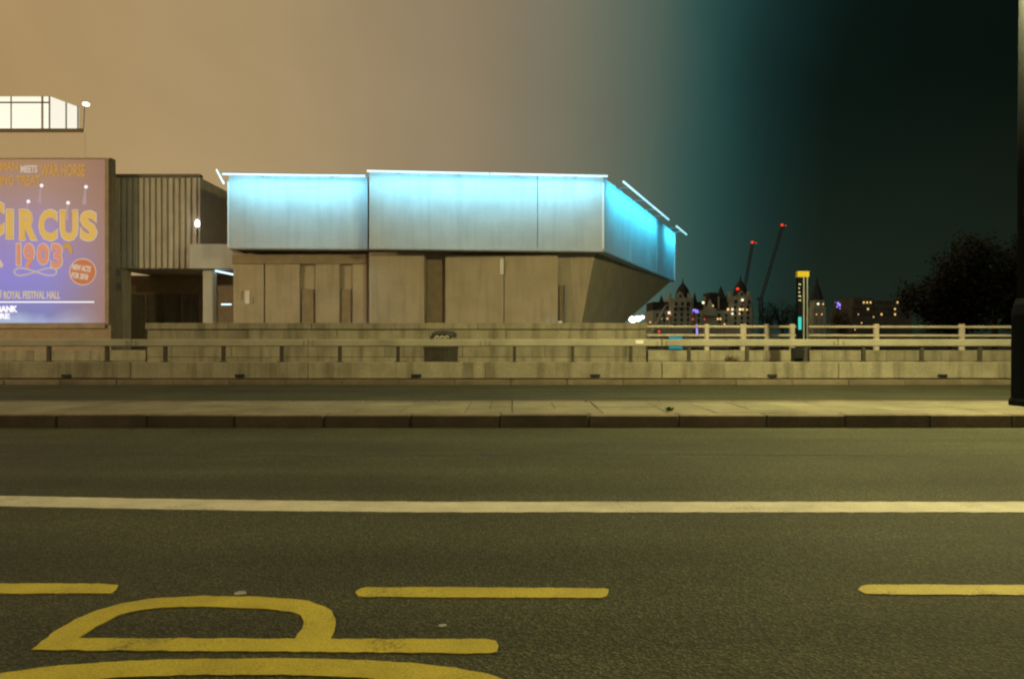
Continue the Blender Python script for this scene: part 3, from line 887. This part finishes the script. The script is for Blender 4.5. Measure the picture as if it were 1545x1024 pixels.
for (cx, a, b, wt, apex, gtop) in ((1035, 1010, 1043, 450, 418, 440), (1124, 1100, 1133, 447, 413, 439)):
    box('pavilion_tower', 'far_stone', fx(a), fx(b), FD - 2, FD + 18, -5, fz(wt), mb_)
    dome(cx + .5, apex, wt + 3, 11.5)
    gx = a + (14 if a < 1050 else 16)
    gpts = [(gx - 9, wt + 14), (gx - 9, wt), (gx - 5, wt - 2), (gx - 4, gtop + 4), (gx, gtop), (gx + 4, gtop + 4), (gx + 5, wt - 2), (gx + 9, wt), (gx + 9, wt + 14)]
    MB().prism([(fx(p), FD - 4, fz(q)) for p, q in gpts], [(fx(p), FD - 2.05, fz(q)) for p, q in gpts]).build('gable', 'far_stone', mb_)
    MB().tube((fx(gx), FD - 4.05, fz(wt - 3)), (fx(gx), FD - 4.3, fz(wt - 3)), .8).build('round_window', 'far_slate', mb_)
    for k in range(3):
        for j in range(5):
            box('window', 'far_slate', fx(a + 6 + 9.5 * k), fx(a + 9.5 + 9.5 * k), FD - 4.3 if abs(a + 7.7 + 9.5 * k - gx) < 8 and j == 0 else FD - 2.2, FD - 2.02 if j else FD - 4.02, fz(wt + 11 + j * 8), fz(wt + 6 + j * 8), mb_)
    for q in (a + 2, b - 2):
        box('chimney', 'far_stone', fx(q - 1.6), fx(q + 1.6), FD + 1, FD + 4, fz(wt), fz(wt - 8), mb_)
cone(1092, 430, 456, 8); cone(1104, 437, 452, 5); cone(1001, 444, 462, 5); cone(1052, 440, 460, 4)
box('roof_block', 'far_slate', fx(1071), fx(1083), FD + 1, FD + 15, fz(462), fz(441), mb_)
for q in (1063, 1084, 1045):
    box('chimney', 'far_stone', fx(q - .7), fx(q + .7), FD - 1, FD + 1, fz(466), fz(447), mb_)
gp2 = [(1060, 476), (1060, 466), (1065, 464), (1070, 452), (1075, 464), (1079, 466), (1079, 476)]
MB().prism([(fx(p), FD - 3, fz(q)) for p, q in gp2], [(fx(p), FD - .05, fz(q)) for p, q in gp2]).build('gable', 'far_stone', mb_)
for k in range(14):
    for j in range(2):
        a = 990 + 10.4 * k
        if 1008 < a < 1046 or a > 1096 or 1056 < a < 1080: continue
        box('window', 'far_slate', fx(a), fx(a + 3.2), FD - .3, FD - .02, fz(478 + j * 8), fz(473 + j * 8), mb_)
for px, py, s_, m in ((1116.5, 453, 1.4, 'white_window'), (1095, 467, 1.5, 'warm_window'), (1101.5, 467, 1.2, 'white_window'), (1113, 467, 1.3, 'white_window'),
                      (1117, 467, 1.3, 'warm_window'), (1123, 467.5, .9, 'warm_window'), (1101.5, 473.5, 1.2, 'white_window'), (1112, 473.5, 1, 'warm_window'),
                      (1072.5, 461.5, .9, 'warm_window'), (1007, 472, 1.6, 'white_window')):
    box('lit_window', m, fx(px - s_), fx(px + s_), FD - 4.8, FD - 4.4, fz(py + s_ * 1.1), fz(py - s_ * 1.1), mb_)
# smaller lights at street level on the bank
def bulb(px, py, r, m, label, D=395.0, group=None, gz=-5.0):
    p = W(px, py, D)
    t = thing('quay_lamp', (p.x, D, gz), label, 'lamp', group)
    MB().tube((p.x, D, gz), (p.x, D, p.z), .12, n=6).build('pole', 'bulb_mount', t)
    rr = r * D / F
    MB().lathe(p, [(rr * .4, -rr), (rr, -rr * .4), (rr, rr * .4), (rr * .4, rr)], 8).build('globe', m, t, smooth=True)
QG = 'lamps along the far quay'
for px, py, r, m, lab in ((997, 480.5, 1.6, 'warm_window', 'warm quay lamp touching the leaning footbridge pylon'), (1007, 480.5, 1.3, 'warm_window', 'warm quay lamp just right of the leaning footbridge pylon'),
                     (1083, 481, 1.4, 'warm_window', 'left one of the close pair of warm quay lamps below the gable'), (1087, 481, 1.4, 'warm_window', 'right one of the close pair of warm quay lamps below the gable'),
                     (1093, 489, 1.2, 'warm_window', 'warm quay lamp low down right of the close pair'), (981, 486, 1.1, 'warm_window', 'warm quay lamp between white floodlight and footbridge pylon'),
                     (1300, 487, .9, 'warm_window', 'warm quay lamp low in front of the dark stepped block'), (1318, 478, .9, 'warm_window', 'rightmost warm quay lamp before the dark stepped block'),
                     (1290, 497, .8, 'warm_window', 'lowest warm quay lamp near the foot of the dark stepped block'), (1295, 474, .8, 'warm_window', 'warm quay lamp at the left end of the dark stepped block'),
                     (1240, 474, 1, 'warm_window', 'right of two warm quay lamps at the foot of the spire tower'), (1232, 474, .9, 'warm_window', 'left of two warm quay lamps at the foot of the spire tower')):
    bulb(px, py, r, m, lab, 395.0, QG)
bulb(1061, 456.5, 1.9, 'white_window', 'single round white lamp between the two domed towers')
for px, py, r, lab in ((1012.5, 474, 1.1, 'red signal lamp below the left domed tower'), (1045.5, 481.5, 1.2, 'red signal lamp under the left violet light tree'),
                  (1063, 481.5, 1., 'red signal lamp right of the left violet light tree'), (994.5, 500, 1.6, 'red signal lamp between the railing bars beside the pylon')):
    bulb(px, py, r, 'red_light', lab, 380.0, 'red lamps on the far bank', -12.0)

# spire tower
sp = thing('spire_tower', (fx(1237), FD, -5), 'distant stone tower with tall dark pointed spire right of totem', 'tower')
box('tower', 'far_stone', fx(1227), fx(1246), FD, FD + 8, -5, fz(463), sp)
box('belfry', 'far_stone', fx(1229), fx(1244), FD + .5, FD + 7, fz(463) + .01, fz(452), sp)
MB().lathe((fx(1236.5), FD + 4, fz(452)), [(4.4, 0), (3.6, 2), (2, 7), (.9, 10), (.1, 14.5)], 8).build('spire', 'far_slate', sp)
for a in (1232, 1239):
    box('belfry_opening', 'far_slate', fx(a), fx(a + 2.6), FD + .3, FD + .48, fz(461), fz(455), sp)
box('lit_window', 'white_window', fx(1233), fx(1236), FD + .1, FD + .28, fz(459.5), fz(457), sp)
box('lit_window', 'warm_window', fx(1241), fx(1243), FD + .1, FD + .28, fz(459.5), fz(457.6), sp)
# dark office block with lit windows
ob = thing('office_block', (fx(1330), FD, -5), 'distant dark stepped block with scattered warm lit windows', 'building')
box('wall', 'far_dark', fx(1285), fx(1375), FD, FD + 30, -5, fz(462), ob)
box('upper_storey', 'far_dark', fx(1289), fx(1318), FD + 1, FD + 28, fz(462) + .02, fz(449), ob)
box('upper_storey', 'far_dark', fx(1320), fx(1366), FD + 1, FD + 28, fz(462) + .02, fz(453), ob)
for k in range(17):
    for j in range(3):
        a = 1288 + 5.1 * k
        lit = (j == 0 and k in (3, 4, 5)) or (random.random() < .08)
        if j == 0: D0, zz = FD + .7, 456
        else: D0, zz = FD - .3, 458 + j * 8
        if j == 0 and (a < 1290 or a > 1362 or 1314 < a < 1321): continue
        box('window', 'warm_window' if lit else 'far_slate', fx(a), fx(a + 2), D0, D0 + .28, fz(zz + 1.3), fz(zz - 1.3), ob)
# tower cranes
def crane(bx_, by_, tx, ty, lab):
    D = 560.0
    b, t_ = W(bx_, by_, D), W(tx, ty, D)
    c = thing('tower_crane', (b.x, D, -5), lab, 'crane', None)
    def lattice(p, q, r, n, nm):
        m = MB()
        d = (q - p).normalized(); s = Vector((0, 1, 0)); u = d.cross(s).normalized()
        cs = [s * r + u * r, s * r - u * r, -s * r - u * r, -s * r + u * r]
        for k in cs: m.tube(p + k, q + k, .22, n=4)
        for i in range(n):
            a0, a1 = p.lerp(q, i / n), p.lerp(q, (i + 1) / n)
            for j in range(4): m.tube(a0 + cs[j], a1 + cs[(j + 1) % 4], .12, n=4)
        m.build(nm, 'black_metal', c)
    lattice(Vector((b.x, D, -5)), b, 1.1, 12, 'mast'); lattice(b, t_, .8, 18, 'jib')
    tail = b + (b - t_).normalized() * 6; tail.z = b.z + 1
    lattice(b + Vector((0, 0, .2)), tail, .7, 4, 'counter_jib')
    MB().box(tail.x - 1.3, tail.x + 1.3, D - 1, D + 1, tail.z - 1.5, tail.z + .9).build('counterweight', 'far_dark', c)
    MB().lathe(t_ + Vector((0, 0, .5)), [(.5, 0), (1.1, .5), (1.1, 1.2), (.4, 1.7)], 8).build('warning_light', 'red_light', c)
    MB().tube(t_ + Vector((2.6, 0, .9)), t_ + Vector((3.2, 0, .9)), .35).build('warning_light', 'red_light', c)
crane(1148, 452, 1180, 342, 'tall leaning crane jib with red tip light, the higher one')
crane(1122, 442, 1135, 368, 'shorter crane jib with red tip light above the domed tower')
bl_ = thing('beacon', W(1113, 437, FD - 10), 'red beacon in front of the right domed tower', 'lamp')
MB().tube(W(1113, 447, FD - 10), W(1113, 437, FD - 10), .2).build('mast', 'bulb_mount', bl_)
MB().lathe(W(1113, 437.5, FD - 10), [(.4, 0), (.9, .4), (.9, 1), (.3, 1.5)], 8).build('globe', 'red_light', bl_)

# violet festive light clusters
def violet(px, py, lab, n=16, spread=6, D=300.0, gz=-12.0):
    p = W(px, py, D)
    t = thing('light_tree', (p.x, D, gz), lab, 'light tree')
    MB().tube((p.x, D, gz), p, .25, .1, n=6).build('trunk', 'bark', t)
    for i in range(n):
        q = p + Vector((random.gauss(0, spread * .4), random.gauss(0, 1), random.gauss(0, spread * .3))) * D / F
        r = random.uniform(.12, .42)
        MB().lathe(q, [(r * .4, -r), (r, 0), (r * .4, r)], 6).build('bulb', 'violet_light', t)
        MB().tube(p, q, .04, n=4).build('twig', 'bark', t)
violet(1048, 469, 'violet glowing light tree below the left domed tower')
violet(1265, 460, 'violet glowing light tree right of the spire tower', 14, 7)
fs = thing('festoon_lamp', W(1052, 506, 120), 'slim violet light stick behind the cream railing', 'lamp')
MB().tube(W(1052, 505, 120), W(1051, 489, 120), .16, .1).build('tube', 'violet_light', fs)
MB().tube(W(1052, 520, 120) * 1, W(1052, 505, 120), .08).tube((W(1052, 505, 120).x, 120, -12), W(1052, 515, 120), .1).build('pole', 'bulb_mount', fs)
# footbridge pylon and deck
fb = thing('footbridge', (X(985, 260), 260, -12), 'pale leaning pylon and dark deck of a footbridge over the river', 'bridge')
MB().tube(W(980, 512, 260), W(1004, 462, 262), 1.15, .35, n=8).tube(W(1004, 462, 262), W(1008, 459, 262), .3, .3, n=6).build('pylon', 'far_stone', fb)
box('deck', 'far_dark', -60, 130, 262, 270, -1.6, -.6, fb)
for px in (860, 985, 1110, 1235):
    box('pier', 'far_dark', X(px, 266) - 1.5, X(px, 266) + 1.5, 263, 269, -12.2, -1.61, fb)
for k in range(6):
    MB().tube(W(1003, 464, 262), (X(985, 262) - 30 + k * 12, 266, -.6), .05, n=4).build('stay_rod', 'far_stone', fb)
# bright white floodlight by the gallery corner
fl2 = thing('floodlight', (X(960, 48), 48, -.02) if False else (X(960, 60), 60, -.02), 'overexposed white floodlight cluster below the gallery corner', 'lamp')
q = W(960, 482, 60)
MB().tube((q.x, 60, -11.9), q, .07).build('pole', 'bulb_mount', fl2)
for dx, dz, r in ((-.28, 0, .3), (.12, .08, .28), (.5, .2, .17), (-.45, .22, .12)):
    MB().lathe(q + Vector((dx, 0, dz)), [(r * .4, -r * .8), (r, -r * .3), (r, r * .3), (r * .4, r * .8)], 10, 1.1, .6).build('lamp_head', 'white_light', fl2, smooth=True)
kp = thing('lit_kiosk', (X(1020, 70), 70, -12), 'small cyan lit kiosk panel seen through the railing', 'kiosk')
box('panel', 'cyan_panel', X(1010, 70), X(1030, 70), 70, 70.2, Z(526, 70), Z(506, 70), kp)
box('cabin', 'far_dark', X(1007, 70), X(1033, 70), 70.21, 72, -12, Z(505, 70), kp)

# ================================================================== TREES
def tree(px, D, top, base_z, half, lab, n=5200, grp='dark trees on the right'):
    x = X(px, D); h = Z(top, D) - base_z; r = half * D / F
    t = thing('tree', (x, D, base_z), lab, 'tree', grp)
    tr = MB(); tr.tube((x, D, base_z), (x + .2, D, base_z + h * .45), h * .022, h * .014, n=9)
    tips = []
    for i in range(16):
        a = random.uniform(0, 6.28); z0 = base_z + h * random.uniform(.28, .5)
        p0 = Vector((x + .1, D, z0)); p1 = p0 + Vector((math.cos(a) * r * .5, math.sin(a) * r * .5, h * random.uniform(.12, .25)))
        p2 = p1 + Vector((math.cos(a + .4) * r * .4, math.sin(a + .4) * r * .4, h * random.uniform(.08, .25)))
        tr.tube(p0, p1, h * .009, h * .005, n=6); tr.tube(p1, p2, h * .005, h * .0015, n=5)
        tips += [p1, p2]
    tr.build('trunk', 'bark', t)
    lf = MB()
    cl_ = []
    for i in range(46):
        u = Vector((random.gauss(0, 1), random.gauss(0, 1), random.gauss(0, 1))).normalized() * random.uniform(.35, 1) ** .6
        cl_.append(Vector((x + u.x * r, D + u.y * r, base_z + h * .64 + u.z * h * .34)))
    cl_ += tips
    for i in range(n):
        c = random.choice(cl_)
        p = c + Vector((random.gauss(0, r * .13), random.gauss(0, r * .13), random.gauss(0, h * .05)))
        s_ = random.uniform(.22, .55)
        a = Vector((random.gauss(0, 1), random.gauss(0, 1), random.gauss(0, 1))).normalized(); b = a.orthogonal().normalized()
        lf.add([p - a * s_, p + b * s_ * .6, p + a * s_, p - b * s_ * .6], [(0, 1, 2, 3)])
    me = bpy.data.meshes.new('crown'); me.from_pydata(lf.v, [], lf.f); me.materials.append(MATS['leaf'])
    link('crown', me, t)
tree(1432, 160, 405, -6, 62, 'dark leafy tree left of the larger tree at right', 9000)
tree(1500, 150, 352, -6, 78, 'largest dark leafy tree beside the lamp column', 15000)
tree(1590, 150, 372, -6, 75, 'dark leafy tree cut by the right picture edge', 9000)
for px, top, half, lab in ((1158, 448, 14, 'low dark tree just right of the domed mansion block'), (1180, 453, 13, 'low dark tree midway between mansion block and totem'), (1203, 458, 11, 'low dark tree directly behind the totem'), (1268, 464, 14, 'low dark tree below the right violet light tree')):
    tree(px, 405, top, -5, half, lab, 1500, 'low trees on the far bank')
